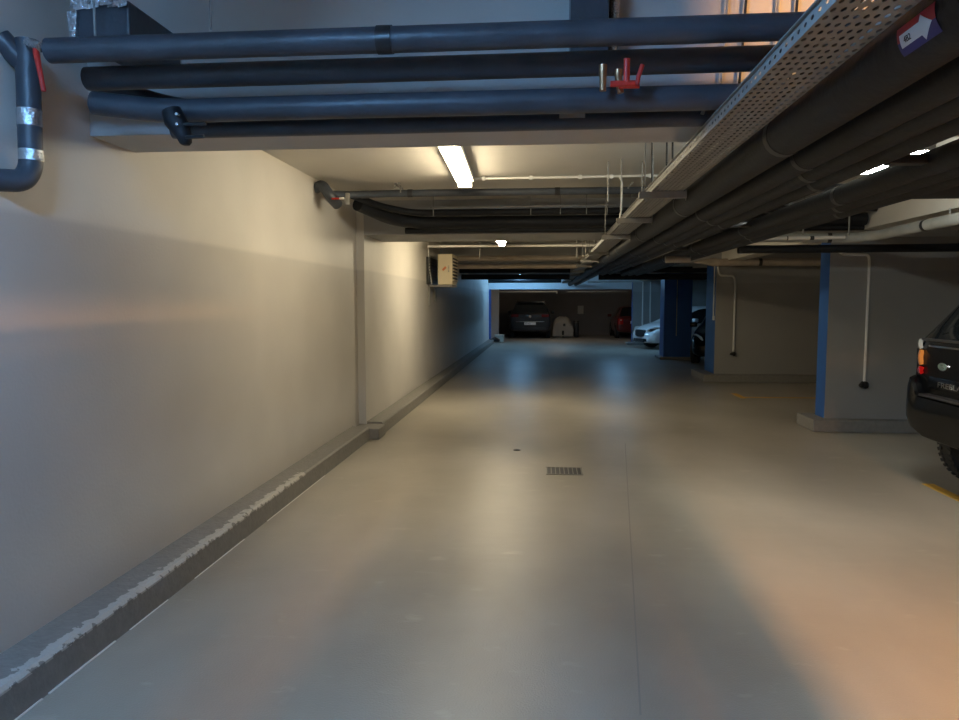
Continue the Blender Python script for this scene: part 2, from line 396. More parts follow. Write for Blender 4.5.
for x, nm in ((.68, 'side_rail'), (.878, 'side_rail')):
    bm = new(); plate(bm, (x, ty0, 2.305), (0, 1, 0), (0, 0, 1), ny, 1, .05, .042, .022, .012, None)
    sx = -1 if x < .7 else 1
    solid(bm, geom=bm.faces[:], thickness=.0015)
    box(bm, (min(x, x + .012 * sx), ty0, 2.345), (max(x, x + .012 * sx), ty0 + ny * .05, 2.349)); obj(nm, bm, M['galv'], t)
# cables lying in the tray
for i, (x, r) in enumerate(((.72, .011), (.75, .014), (.80, .010), (.83, .013))):
    bm = new(); tube(bm, [(x + .012 * math.sin(k * 1.7 + i), ty0 + .3 + k * .9, 2.309 + r) for k in range(31)], r, 8)
    tag(obj('cable', bm, M['black'], None, True), 'black cable lying in the perforated cable tray', 'cable', 'cables in the tray')
# hangers carrying tray and pipes
h0 = thing('pipe_hanger', 'steel channel on threaded rods carrying the tray and black pipes', 'hanger', (0, 0, 0), 0, 'pipe hangers along the lane')
bm = new(); box(bm, (.60, -.02, .125), (.898, .02, .165)); obj('channel', bm, M['galv'], h0, world=False)
for x in (.635, .8955):
    bm = new(); tube(bm, [(x, 0, .11), (x, 0, H - 2.135)], .005, 6); obj('threaded_rod', bm, M['galv'], h0, world=False)
for x in (1.095, 1.435, 2.01):
    bm = new(); tube(bm, [(x, 0, .16), (x, 0, H - 2.135)], .004, 6); obj('threaded_rod', bm, M['galv'], h0, world=False)
for i, y in enumerate([4.75, 6.2, 7.75, 10.3, 12.2, 13.9, 16.4, 18.4, 22, 24.6]):
    o = h0 if i == 0 else copy_tree(h0); o.location = (0, y, 2.135)

# ------------------------------------------------------------------ pipes across the lane, in front of the first beam
def pipe(label, pts, r, m='rubber', rad=.12, bands=(), cat='pipe', group=None, n=18, name='insulated_pipe', bm_=None):
    t = thing(name, label, cat, pts[0], 0, group)
    bm = new(); tube(bm, pts, r, n, rad); obj('insulation' if m.startswith('rub') else 'pipe_body', bm, M[m], t, True)
    for a, b, mm in bands:
        bm = new(); tube(bm, [a, b], r * 1.045 + .002, n); obj('tape_band', bm, M[mm], t, True)
    return t
g = 'pipes across the lane before the first beam'
pipe('topmost fat black pipe crossing before the first beam', [(-2.03, 2.88, 2.628), (1.6, 2.88, 2.628), (4.6, 2.88, 2.628)], .05, 'rubber2', group=g,
     bands=[((-.66, 2.88, 2.628), (-.60, 2.88, 2.628), 'tape')])
pipe('black pipe just below the topmost crossing pipe', [(-2.0, 3.08, 2.575), (1.6, 3.08, 2.58), (4.6, 3.08, 2.585)], .05, 'rubber2', group=g)
pipe('crossing black pipe hugging the beam, bent down at its wall end', [(-2.1, 3.3, 2.62), (-1.72, 3.3, 2.5), (-1.45, 3.3, 2.47), (.3, 3.3, 2.475), (.56, 3.3, 2.475)], .045, 'rubber2', .15, group=g)
pipe('lower crossing black pipe level with the red valve handles', [(-1.95, 3.04, 2.46), (-1.62, 3.06, 2.42), (-1.3, 3.06, 2.425), (.3, 3.06, 2.425), (4.6, 3.06, 2.425)], .05, 'rubber2', .15, group=g)
pipe('lowest crossing black pipe close under the lit beam', [(-1.7, 3.24, 2.385), (.3, 3.24, 2.388), (.42, 3.24, 2.391), (4.6, 3.24, 2.391)], .038, 'rubber2', .1, group=g)
# pale label plate on the lowest pipe
bm = new(); box(bm, (.06, 3.19, 2.39), (.17, 3.198, 2.42)); tag(obj('pipe_label', bm, M['printg']), 'blank pale label plate on the lowest crossing pipe', 'label')
# drop pipe by the left wall
t = thing('drop_pipe', 'fat grey-black drop pipe with foil bands, elbowed into the left wall', 'pipe', (-2.13, 2.9, 2.08))
bm = new(); tube(bm, [(-2.14, 2.9, 2.68), (-2.15, 2.9, 2.16), (-2.16, 2.86, 2.10), (-2.25, 2.74, 2.09)], .046, 20, .07); obj('insulation', bm, M['rubber2'], t, True)
for z0, z1, mm in ((2.33, 2.40, 'foil'), (2.19, 2.235, 'foil')):
    bm = new(); tube(bm, [(-2.148, 2.9, z0), (-2.146, 2.9, z1)], .048, 20); obj('tape_band', bm, M[mm], t, True)
bm = new(); tube(bm, [(-2.23, 2.86, 2.68), (-2.17, 2.9, 2.60), (-2.15, 2.9, 2.585)], .046, 16); obj('branch', bm, M['rubber2'], t, True)
bm = new(); tube(bm, [(-2.06, 2.84, 2.63), (-2.045, 2.82, 2.60), (-2.02, 2.82, 2.45)], [.011, .012, .009], 10); obj('handle', bm, M['red'], t, True)['label'] = 'red lever'
bm = new(); tube(bm, [(-2.10, 2.85, 2.655), (-2.03, 2.83, 2.625)], .02, 10); obj('valve_stem', bm, M['foil'], t, True)
# foil wrapped box above
t = thing('duct_box', 'dark insulated box with loose foil tape under the ceiling at the left wall', 'duct box', (-1.9, 2.9, 2.69))
bm = new(); box(bm, (-1.98, 2.98, 2.70), (-1.74, 3.41, 2.86), .01); obj('box_body', bm, M['rubber2'], t)
bm = new()
for k in range(14):
    x = -1.98 + k * .017; z = 2.83 + random.random() * .04; 
    s = .012 + random.random() * .02; y = 2.97 - random.random() * .006
    vs = [bm.verts.new((x + dx * s, y + random.uniform(-.004, .004), z + dz * s * .6)) for dx, dz in ((-1, -1), (1, -.6), (1.2, 1), (-.7, .8))]
    bm.faces.new(vs)
solid(bm, geom=bm.faces[:], thickness=.002)
obj('foil_tape', bm, M['foil'], t)
bm = new()
for k in range(4): box(bm, (-1.99 - .004 * k, 2.955, 2.70 + k * .028), (-1.965 + .003 * k, 2.978, 2.732 + k * .028), .004)
obj('foil_tape', bm, M['foil'], t)
# black valve hanging from the lower pipes
t = thing('valve', 'black valve body with two short levers hanging under the crossing pipes', 'valve', (-1.52, 2.96, 2.27))
bm = new(); tube(bm, [(-1.56, 2.96, 2.40), (-1.545, 2.96, 2.36), (-1.525, 2.96, 2.33), (-1.505, 2.96, 2.29), (-1.50, 2.96, 2.265), (-1.50, 2.96, 2.255)], [.04, .046, .042, .032, .025, .015], 14); obj('valve_body', bm, M['rubber'], t, True)
bm = new(); tube(bm, [(-1.49, 2.94, 2.283), (-1.41, 2.94, 2.285)], .008, 8); obj('lever', bm, M['darkmetal'], t, True)
bm = new(); tube(bm, [(-1.50, 2.94, 2.335), (-1.40, 2.94, 2.338)], .008, 8); obj('lever', bm, M['darkmetal'], t, True)
for z in (2.33, 2.37):
    bm = new(); tube(bm, [(-1.51, 2.925, z), (-1.51, 2.905, z)], .006, 8); obj('nut', bm, M['foil'], t, True)
# brass stubs with red lever handles
for i, (x, lab) in enumerate(((.225, 'brass valve stub with horizontal red lever'), (.285, 'second brass valve stub with upright red lever'))):
    t = thing('ball_valve', lab, 'valve', (x, 2.93, 2.42), 0, 'red handled valves')
    bm = new(); tube(bm, [(x, 2.95, 2.53 - i * .02), (x, 2.95, 2.49), (x, 2.95, 2.485), (x + .01 * i, 2.95, 2.43 - i * .01)], [.016, .016, .014, .013], 12); obj('stub', bm, M['brass'], t, True)
    if i == 0:
        bm = new(); tube(bm, [(.25, 2.9, 2.442), (.345, 2.9, 2.442)], .012, 12); obj('lever', bm, M['red'], t, True)
        bm = new(); tube(bm, [(.312, 2.9, 2.445), (.312, 2.9, 2.535)], .012, 12); obj('lever', bm, M['red'], t, True)
    else:
        bm = new(); tube(bm, [(.355, 2.93, 2.44), (.36, 2.93, 2.475), (.375, 2.93, 2.52)], .009, 12); obj('lever', bm, M['red'], t, True)
        bm = new(); tube(bm, [(.285, 2.93, 2.44), (.365, 2.93, 2.44)], .009, 12); obj('lever', bm, M['red'], t, True)
# small dangling ties and clips
for x, z, lab in ((-1.83, 2.70, 'short pale threaded rod by the foil taped box'), (-1.34, 2.72, 'short pale threaded rod over the crossing pipes')):
    bm = new(); tube(bm, [(x, 2.88, HN), (x, 2.88, z - .03)], .005, 8); tag(obj('threaded_rod', bm, M['galv'], None, True), lab, 'rod')
bm = new(); tube(bm, [(.665, 3.16, 2.45), (.67, 3.16, 2.43), (.655, 3.165, 2.385)], [.012, .006, .008], 8); tag(obj('hanger_clip', bm, M['galv'], None, True), 'pale metal clip dangling on the lower crossing pipes', 'clip')
bm = new(); tube(bm, [(.93, 3.15, 2.50), (.95, 3.15, 2.46), (.965, 3.15, 2.42)], .006, 8); tube(bm, [(.975, 3.15, 2.50), (.965, 3.15, 2.42)], .006, 8)
tag(obj('cable_tie', bm, M['beigepipe'], None, True), 'pale cable ends poking up beside the cable tray', 'cable tie')
# boxed riser, and an unseen box added under the ceiling to shape light
t = thing('ceiling_duct', 'dark boxed riser on the first beam above the crossing pipes', 'duct', (.18, 3.3, 2.66))
bm = new(); box(bm, (.105, 3.22, 2.66), (.265, 3.42, HN)); obj('duct_body', bm, M['rubber2'], t)
bm = new(); tube(bm, [(.295, 3.36, 2.66), (.31, 3.36, HN)], .024, 10); obj('side_pipe', bm, M['foil'], t, True)
bm = new(); box(bm, (1.62, -1.5, 2.69), (1.78, 2.3, HN), .01); tag(obj('light_blocker', bm, M['galv']), 'added out-of-view box above the pipes, blocking the warm lamp', 'duct')  # unseen box added to shape the warm light on beam and wall
# cables at the top right, running up the first beam
for i, x in enumerate((.78, .86, 1.0, 1.08)):
    bm = new(); tube(bm, [(x, 3.4, 2.52), (x + .015, 3.405, 2.76), (x + .03, 3.40, 3.1)], .006, 6)
    tag(obj('cable', bm, M['black' if i % 2 else 'greypipe'], None, True), 'thin cable climbing the lit face of the first beam', 'cable', 'cables on the first beam')

# ------------------------------------------------------------------ pipes between first and second beam
t = pipe('black pipe crossing under the ceiling past the glowing strip light', [(-2.1, 6.95, 2.645), (-1.95, 7.25, 2.68), (-1.6, 7.3, 2.695), (3.47, 7.3, 2.695)], .036, 'rubber2', .1,
     bands=[((-1.86, 7.3, 2.688), (-1.78, 7.3, 2.69), 'tape'), ((-1.38, 7.3, 2.695), (-1.33, 7.3, 2.695), 'tape'), ((.1, 7.3, 2.695), (.15, 7.3, 2.695), 'tape')])
t = thing('wall_valve', 'black pipe bend with small red lever high on the left wall', 'valve', (-2.15, 6.9, 2.6))
bm = new(); tube(bm, [(-2.22, 6.95, 2.70), (-2.14, 6.9, 2.73), (-2.09, 6.88, 2.66), (-2.05, 6.9, 2.60), (-2.02, 7.0, 2.55)], .052, 14, .06); obj('insulation', bm, M['rubber2'], t, True)
bm = new(); tube(bm, [(-2.03, 6.84, 2.585), (-1.95, 6.84, 2.587)], .008, 8); obj('lever', bm, M['red'], t, True)
bm = new(); tube(bm, [(-1.955, 6.84, 2.587), (-1.91, 6.84, 2.588)], .011, 8); obj('lever_tip', bm, M['caulk'], t, True)
bm = new(); box(bm, (-1.9, 6.84, 2.53), (-1.86, 6.87, 2.64), .005); obj('bracket', bm, M['galv'], t)
g = 'pipes before the second beam'
pipe('upper black pipe in front of the second beam', [(-1.95, 7.3, 2.68), (-1.75, 7.7, 2.62), (-1.45, 8.0, 2.585), (3.47, 8.0, 2.585)], .036, 'rubber', .15, group=g)
pipe('fat black pipe against the second beam', [(-1.95, 7.5, 2.62), (-1.7, 8.0, 2.52), (-1.4, 8.25, 2.50), (3.47, 8.25, 2.50)], .07, 'rubber', .15, group=g)
pipe('lower black pipe against the second beam', [(-1.6, 8.3, 2.42), (-1.2, 8.3, 2.42), (3.47, 8.3, 2.415)], .035, 'rubber', .1, group=g)
pipe('pale thin pipe lying on the black pipes before the second beam', [(-1.25, 7.93, 2.63), (.75, 7.93, 2.64)], .008, 'galv', 0, name='conduit', cat='conduit', n=8)
for x, y in ((-1.22, 7.95), (-.15, 7.95), (.17, 7.95), (.45, 7.95), (.67, 7.95)):
    bm = new(); tube(bm, [(x, y, H), (x, y, 2.54)], .006, 6); tag(obj('threaded_rod', bm, M['galv'], None, True), 'thin threaded rod above the pipes before the second beam', 'rod', 'rods before the second beam')
# zigzag bracket
bm = new()
for k in range(5): box(bm, (-1.50 + k * .016, 7.2, 2.765 - k * .012), (-1.475 + k * .016, 7.215, 2.785 - k * .012))
for k in range(3): box(bm, (-1.46 - k * .02, 7.2, 2.775 - k * .02), (-1.44 - k * .02, 7.215, 2.79 - k * .02))
box(bm, (-1.44, 7.2, 2.69), (-1.43, 7.215, 2.76)); tag(obj('pipe_bracket', bm, M['galv']), 'small perforated bracket holding the ceiling pipe', 'bracket')
bm = new(); 
for k in range(4): box(bm, (.80 + k * .014, 7.2, 2.70 + k * .014), (.815 + k * .014, 7.215, 2.72 + k * .014))
tag(obj('pipe_bracket', bm, M['galv']), 'small bracket by the drop of the white conduit', 'bracket')
# white conduit on the ceiling from the lamp to the right
t = thing('conduit', 'white conduit running from the glowing strip light across the ceiling', 'conduit', (-.7, 6.95, 2.77))
bm = new(); tube(bm, [(-.72, 6.95, 2.772), (1.35, 6.93, 2.772)], .012, 10); obj('conduit_tube', bm, M['white'], t, True)
for x in (-.58, -.13, .33, .62, .98):
    bm = new(); box(bm, (x - .015, 6.925, 2.752), (x + .015, 6.965, H)); obj('clip', bm, M['white'], t)
bm = new(); tube(bm, [(.69, 6.94, 2.77), (.72, 6.94, 2.72), (.715, 6.94, 2.45), (.70, 6.94, 2.37)], .008, 8, .03); obj('drop', bm, M['white'], t, True)
for x in (.535, .82):
    bm = new(); tube(bm, [(x, 6.3, H), (x, 6.3, 2.45)], .005, 6); tag(obj('threaded_rod', bm, M['galv'], None, True), 'pale threaded rod beside the cable tray', 'rod', 'rods beside the tray')
for x in (.74, .84, .88, 1.0):
    bm = new(); tube(bm, [(x, 5.2 , H), (x + .01, 5.22, 2.34)], .007, 6); tag(obj('cable', bm, M['black'], None, True), 'dark cable dropping from the ceiling into the tray', 'cable', 'cables dropping to the tray')

# ------------------------------------------------------------------ far pipes
g = 'crossing pipes past the second beam'
for y, z, r, mt, x0, x1, lab in ((12.4, 2.555, .02, 'white', -2.0, 1.0, 'thin pale pipe just past the second beam'),
        (14.1, 2.45, .05, 'beigepipe', -1.8, .95, 'beige pipe past the cream heater unit'),
        (14.35, 2.30, .045, 'beigepipe', -1.8, .64, 'lower beige pipe past the cream heater unit'),
        (17.5, 2.37, .07, 'rubber', -2.05, .62, 'black pipe midway down the lane'),
        (17.9, 2.22, .065, 'rubber', -2.05, .62, 'lower black pipe midway down the lane'),
        (17.6, 2.37, .07, 'rubber', 1.32, 4.2, 'black pipe crossing where the lengthwise pipes end'),
        (17.8, 2.21, .075, 'rubber', 1.32, 4.2, 'lower black pipe crossing where the lengthwise pipes end'),
        (26.6, 2.38, .08, 'rubber', -2.05, .62, 'black pipe before the far lintel')):
    pipe(lab, [(x0, y, z), (x1, y, z)], r, mt, 0, name='crossing_pipe')
for x in (-1.1, .55, .7, .85, .93):
    bm = new(); tube(bm, [(x, 12.42, H), (x, 12.42, 2.34)], .012, 6); tag(obj('threaded_rod', bm, M['galv'], None, True), 'pale rod holding the far crossing pipes', 'rod', 'rods past the second beam')
pipe('pale conduit below the far lintel', [(-2.0, 31.8, 2.05), (.55, 31.8, 2.05), (.55, 31.8, 1.97)], .03, 'white', .02, name='conduit', cat='conduit')
pipe('long dim conduit in the far room', [(1.0, 31.8, 2.05), (3.6, 31.8, 2.05)], .025, 'greypipe', 0, name='conduit', cat='conduit')
pipe('pale pipe over the blue end of the far partition', [(1.6, 26.9, 2.33), (3.6, 26.9, 2.36)], .035, 'greypipe', 0, name='crossing_pipe')
# ------------------------------------------------------------------ right side services
t = thing('duct_section', 'bulky black duct crossing at the outer edge of the pipe bank', 'duct', (5, 4.6, 2.2))
bm = new(); prof = [(2.2, 2.25)]
box(bm, (2.18, 4.15, 2.225), (3.34, 4.7, 2.42), .03); obj('duct_body', bm, M['rubber'], t, True)
pipe('grey jacketed pipe running over the near bay and turning in over the first partition', [(3.44, 1.5, 2.31), (3.44, 7.9, 2.29), (3.3, 8.2, 2.29), (2.3, 8.25, 2.31)], .052, 'greypipe', .2,
     bands=[((3.44, 6.9, 2.293), (3.44, 6.94, 2.293), 'tape'), ((3.1, 8.21, 2.294), (3.06, 8.214, 2.294), 'tape')])
pipe('thin dark pipe crossing above the first partition', [(2.16, 8.36, 2.185), (7.5, 8.36, 2.2)], .045, 'rubber', 0)
pipe('pale pipe length with dark joints above the first yellow bay', [(2.2, 8.1, 2.285), (2.42, 8.1, 2.285), (2.8, 8.1, 2.285), (3.2, 8.1, 2.29)], .02, 'white', 0,
     bands=[((2.6, 8.1, 2.285), (2.61, 8.1, 2.285), 'tape'), ((2.84, 8.1, 2.285), (2.88, 8.1, 2.285), 'tape')], n=10)
t = thing('insulated_pipe', 'beige pipe with tapered end above the second partition', 'pipe', (2.9, 14.3, 2.37))
bm = new(); tube(bm, [(2.88, 14.3, 2.365), (3.1, 14.3, 2.37), (3.24, 14.3, 2.365), (3.32, 14.3, 2.36), (8.5, 14.3, 2.36)], [.012, .06, .085, .072, .07], 14); obj('pipe_body', bm, M['beigepipe'], t, True)
bm = new(); tube(bm, [(4.08, 14.3, 2.36), (4.14, 14.3, 2.36)], .075, 14); obj('collar', bm, M['tape'], t, True)
pipe('beige pipe stub under the black pipes over the lane', [(1.5, 9.2, 2.125), (1.8, 9.2, 2.125)], .04, 'beigepipe', 0)
for (y, x) in ((6.55, 3.44), (6.3, 3.44), (8.0, 3.2), (7.9, 2.7)):
    bm = new(); tube(bm, [(x, y, H if x < 3.4 else 2.4), (x, y, 2.3)], .008, 6); tag(obj('threaded_rod', bm, M['galv'], None, True), 'pale rod holding the grey jacketed pipe', 'rod', 'rods of the grey pipe')
# wall conduits ending in sockets
def wall_conduit(label, pts, r, end=None, m='white'):
    t = thing('wall_conduit', label, 'conduit', pts[-1])
    bm = new(); tube(bm, pts, r, 8, .06); obj('conduit_tube', bm, M[m], t, True)
    if end == 'socket':
        x, y, z = pts[-1]; bm = new(); tube(bm, [(x, y + .05, z), (x, y - .03, z), (x, y - .06, z - .02)], [.045, .045, .03], 12); obj('socket', bm, M['black'], t, True)
        bm = new(); tube(bm, [(x - .02, y - .03, z - .01), (x - .07, y - .05, z + .0)], .022, 8); obj('plug', bm, M['black'], t, True)
    if end == 'box':
        x, y, z = pts[-1]; bm = new(); box(bm, (x - .01, y - .05, z - .09), (x + .03, y + .05, z), .005); obj('junction_box', bm, M['white'], t)
wall_conduit('pale conduit bending down the nearest partition to a black socket', [(3.56, 9.25, 2.26), (3.62, 9.25, 2.185), (3.94, 9.25, 2.175), (3.955, 9.25, 2.1), (3.955, 9.25, .58)], .017, 'socket')
wall_conduit('pale conduit bending down the second partition to a black socket', [(3.46, 14.88, 2.3), (3.5, 14.88, 2.13), (3.78, 14.88, 2.12), (3.81, 14.88, 2.0), (3.81, 14.88, .56)], .02, 'socket')
wall_conduit('pale straight conduit on the blue end of the second partition', [(3.425, 15.0, 2.38), (3.425, 15.0, 1.32)], .014, 'box')
wall_conduit('faint conduit on the dark blue column', [(3.68, 20.48, 2.35), (3.68, 20.48, .66)], .012, None, 'greypipe')
wall_conduit('first pale conduit on the far partition behind the white car', [(3.67, 27.38, 2.35), (3.67, 27.38, .3)], .025)
wall_conduit('second pale conduit on the far partition behind the white car', [(3.95, 27.38, 2.35), (3.95, 27.38, .3)], .025)

# ------------------------------------------------------------------ heater unit on the left wall
t = thing('heater_unit', 'cream heater unit with louvred side on a bracket high on the left wall', 'heater', (-1.9, 13.5, 1.9))
bm = new(); box(bm, (-1.95, 13.2, 1.92), (-1.68, 13.95, 2.48), .012); obj('casing', bm, M['acbody'], t)
bm = new(); box(bm, (-1.69, 13.26, 1.99), (-1.672, 13.9, 2.43)); obj('louvre_opening', bm, M['black'], t)
bm = new()
for k in range(8):
    z = 1.995 + k * .06; vs = []
    box(bm, (-1.675, 13.24, z), (-1.655, 13.92, z + .022))
obj('louvre_slats', bm, M['acbody'], t)
bm = new()
for dx, dz in ((0, 0), (.028, .025)):
    c = Vector((-1.84 + dx, 13.194, 2.20 + dz)); s = .032
    vs = [bm.verts.new(c + Vector(q) * s) for q in ((-1, 0, -.2), (-.1, 0, -1), (.9, 0, .1), (0, 0, 1))]; bm.faces.new(vs)
solid(bm, geom=bm.faces[:], thickness=.003); obj('logo', bm, M['orange'], t)
bm = new()
for k in range(5): box(bm, (-1.762, 13.195, 2.15 + k * .025), (-1.735, 13.199, 2.162 + k * .025))
obj('lettering', bm, M['printg'], t)
bm = new(); box(bm, (-2.13, 13.2, 1.88), (-1.68, 13.24, 1.915)); box(bm, (-2.13, 13.2, 1.55), (-2.10, 13.24, 1.915)); obj('bracket', bm, M['galv'], t)
bm = new(); box(bm, (-2.13, 13.88, 1.88), (-1.68, 13.92, 1.915)); box(bm, (-2.13, 13.88, 1.6), (-2.10, 13.92, 1.915)); obj('bracket', bm, M['galv'], t)
bm = new(); tube(bm, [(-2.10, 13.05, 2.65), (-2.10, 13.08, 2.3), (-2.07, 13.25, 1.93)], .012, 8, .1); obj('hose', bm, M['white'], t, True)
t = thing('wall_vent', 'dark vent panel on the left wall behind the heater unit', 'vent', (-2.12, 13.6, 1.9))
bm = new(); box(bm, (-2.13, 13.0, 1.92), (-2.09, 14.2, 2.42), .005); obj('vent_frame', bm, M['darkmetal'], t)
bm = new()
for k in range(9): box(bm, (-2.092, 13.05, 1.95 + k * .05), (-2.078, 14.15, 1.965 + k * .05))
obj('vent_slats', bm, M['darkmetal'], t)

# ------------------------------------------------------------------ floor drain, small drain
t = thing('drain_grate', 'rectangular steel drain grate set in the lane floor', 'drain', (.2, 6.77, 0))
bm = new(); box(bm, (.035, 6.62, 0.0005), (.37, 6.9, .003)); obj('pit', bm, M['black'], t)
bm = new()
for a in range(9): x = .035 + a * .0405; box(bm, (x, 6.62, .003), (x + .008, 6.9, .008))
for y in (6.615, 6.895): box(bm, (.03, y, .003), (.375, y + .01, .008))
obj('grate', bm, M['galv'], t)
t = thing('floor_drain', 'small dark round drain in the lane floor', 'drain', (-.28, 7.7, 0))
bm = new(); tube(bm, [(-.28, 7.7, .0005), (-.28, 7.7, .006)], .04, 16); obj('drain_cap', bm, M['darkmetal'], t)
bm = new(); tube(bm, [(-.28, 7.7, .006), (-.28, 7.7, .010)], .02, 12); obj('drain_hub', bm, M['black'], t)

# ------------------------------------------------------------------ cars
def make_wheel(r, w):
    t = new(); n = 28; prof = [(r * .62, -w / 2), (r * .9, -w / 2), (r * .985, -w * .4), (r, -w * .25), (r, w * .25), (r * .985, w * .4), (r * .9, w / 2), (r * .62, w / 2)]
    rings = []
    for k in range(n):
        a = 2 * PI * k / n; rings.append([t.verts.new((q * math.cos(a), y, q * math.sin(a))) for q, y in prof])
    for k in range(n):
        A, B = rings[k], rings[(k + 1) % n]
        for j in range(len(prof)): t.faces.new((A[j], A[(j + 1) % len(prof)], B[(j + 1) % len(prof)], B[j]))
    for k in range(44):   # tread blocks
        a = 2 * PI * k / 44
        for yy in (-w * .3, w * .3):
            M4 = Matrix.Rotation(-a, 4, 'Y') @ Matrix.Translation((r, yy, 0)) @ Matrix.Rotation(R(20 if yy > 0 else -20), 4, 'X') @ Matrix.Diagonal((.010, w * .3, .03, 1))
            bmesh.ops.create_cube(t, size=1, matrix=M4)
    rim = new()
    rings = []
    prof = [(r * .63, -w * .42), (r * .63, w * .42), (r * .56, w * .40), (r * .54, 0), (r * .54, -w * .3)]
    for k in range(n):
        a = 2 * PI * k / n; rings.append([rim.verts.new((q * math.cos(a), y, q * math.sin(a))) for q, y in prof])
    for k in range(n):
        A, B = rings[k], rings[(k + 1) % n]
        for j in range(len(prof) - 1): rim.faces.new((A[j], A[j + 1], B[j + 1], B[j]))
    for k in range(5):
        a = 2 * PI * k / 5
        bmesh.ops.create_cube(rim, size=1, matrix=Matrix.Rotation(-a, 4, 'Y') @ Matrix.Translation((r * .3, w * .34, 0)) @ Matrix.Diagonal((r * .56, .03, r * .16, 1)))
    tube(rim, [(0, -w * .1, 0), (0, w * .38, 0)], r * .14, 14)
    return t, rim
def make_body(name, stations, axles, wr, paint, parent, hw, cap=0):
    """loft of stations (x, zb, zbelt, ztop, wb, wbelt, wtop, glass_side, glass_top) cut by wheel arches"""
    bm = new(); rings = []
    for s in stations:
        x, zb, zbelt, zt, wb, wm, wt = s[:7]
        half = [(0, zb), (wb * .86, zb), (wb, zb + .10), (wm, (zb + zbelt) * .52), (wm * .985, zbelt), (wt, zt - .05), (wt * .86, zt), (0, zt + .015)]
        ring = [bm.verts.new((x, y, z)) for y, z in half] + [bm.verts.new((x, -y, z)) for y, z in half[-2:0:-1]]
        rings.append(ring)
    n = len(rings[0])
    for i, (A, B) in enumerate(zip(rings, rings[1:])):
        gs, gt = stations[i][7], stations[i][8]
        for k in range(n):
            f = bm.faces.new((A[k], A[(k + 1) % n], B[(k + 1) % n], B[k]))
            if gs and k in (4, n - 5): f.material_index = 1
            if gt and k in (6, 7): f.material_index = 1
            if gt == 2 and k in (5, 8): f.material_index = 1
    bm.faces.new(rings[0]); bm.faces.new(rings[-1][::-1])
    cl = bm.edges.layers.float.get('crease_edge') or bm.edges.layers.float.new('crease_edge')
    for e in bm.edges:
        ms = {f.material_index for f in e.link_faces}
        if len(ms) == 2: e[cl] = .7
        if cap and e.verts[0] in rings[0] and e.verts[1] in rings[0]: e[cl] = cap
    if cap:
        for A, B in zip(rings, rings[1:]):
            for k in (4, 5, n - 4, n - 5):
                for e in A[k].link_edges:
                    if e.other_vert(A[k]) is B[k]: e[cl] = max(e[cl], .55)
    bmesh.ops.recalc_face_normals(bm, faces=bm.faces)
    me = bpy.data.meshes.new('tmp'); bm.to_mesh(me); bm.free(); me.materials.append(paint); me.materials.append(M['glass']); me.materials.append(M['black'])
    tmp = bpy.data.objects.new('tmp', me); COL.objects.link(tmp)
    sm = tmp.modifiers.new('s', 'SUBSURF'); sm.levels = 3; sm.render_levels = 3
    cutters = []
    for ax in axles:
        for s in (-1, 1):
            cb = new(); tube(cb, [(ax, s * (hw - .32), wr), (ax, s * (hw + .2), wr)], wr + .055, 32); cm = bpy.data.meshes.new('cut'); bmesh.ops.recalc_face_normals(cb, faces=cb.faces)
            for f in cb.faces: f.material_index = 0
            cb.to_mesh(cm); cb.free(); cm.materials.append(M['black'])
            co = bpy.data.objects.new('cut', cm); COL.objects.link(co); cutters.append(co)
            b = tmp.modifiers.new('b', 'BOOLEAN'); b.operation = 'DIFFERENCE'; b.object = co; b.solver = 'EXACT'; b.material_mode = 'TRANSFER'
    dg = bpy.context.evaluated_depsgraph_get(); me2 = bpy.data.meshes.new_from_object(tmp.evaluated_get(dg))
    bpy.data.objects.remove(tmp)
    for c in cutters: bpy.data.objects.remove(c)
    names = [m.name if m else '' for m in me2.materials]; gi = names.index(M['glass'].name)
    g = bmesh.new(); g.from_mesh(me2); bmesh.ops.delete(g, geom=[f for f in g.faces if f.material_index != gi], context='FACES')
    b = bmesh.new(); b.from_mesh(me2); bmesh.ops.delete(b, geom=[f for f in b.faces if f.material_index == gi], context='FACES')
    for bmm, nm in ((b, name), (g, 'window_glass')):
        mm = bpy.data.meshes.new(nm); bmm.to_mesh(mm); bmm.free()
        for m in me2.materials: mm.materials.append(m)
        mm.polygons.foreach_set('use_smooth', [True] * len(mm.polygons)); mm.set_sharp_from_angle(angle=R(35))
        o = bpy.data.objects.new(nm, mm); COL.objects.link(o); o.parent = parent
def wheels(parent, axles, hw, r, w=.22):
    tb, rb = make_wheel(r, w)
    t0 = obj('wheel', tb, M['tyre'], parent, True, world=False); r0 = obj('rim', rb, M['rim'], t0, True, world=False)
    first = True
    for ax in axles:
        for s in (1, -1):
            if first: a = t0; first = False
            else:
                a = t0.copy(); COL.objects.link(a); c = r0.copy(); COL.objects.link(c); c.parent = a; c.matrix_parent_inverse = Matrix.Identity(4)
                a.parent = parent
            a.location = (ax, s * (hw - w / 2 - .005), r); a.rotation_euler = (0, 0, 0 if s > 0 else PI)
def lens(name, parent, lo, hi, m, bev=.02):
    bm = new(); box(bm, lo, hi, bev); return obj(name, bm, m, parent, True, world=False)

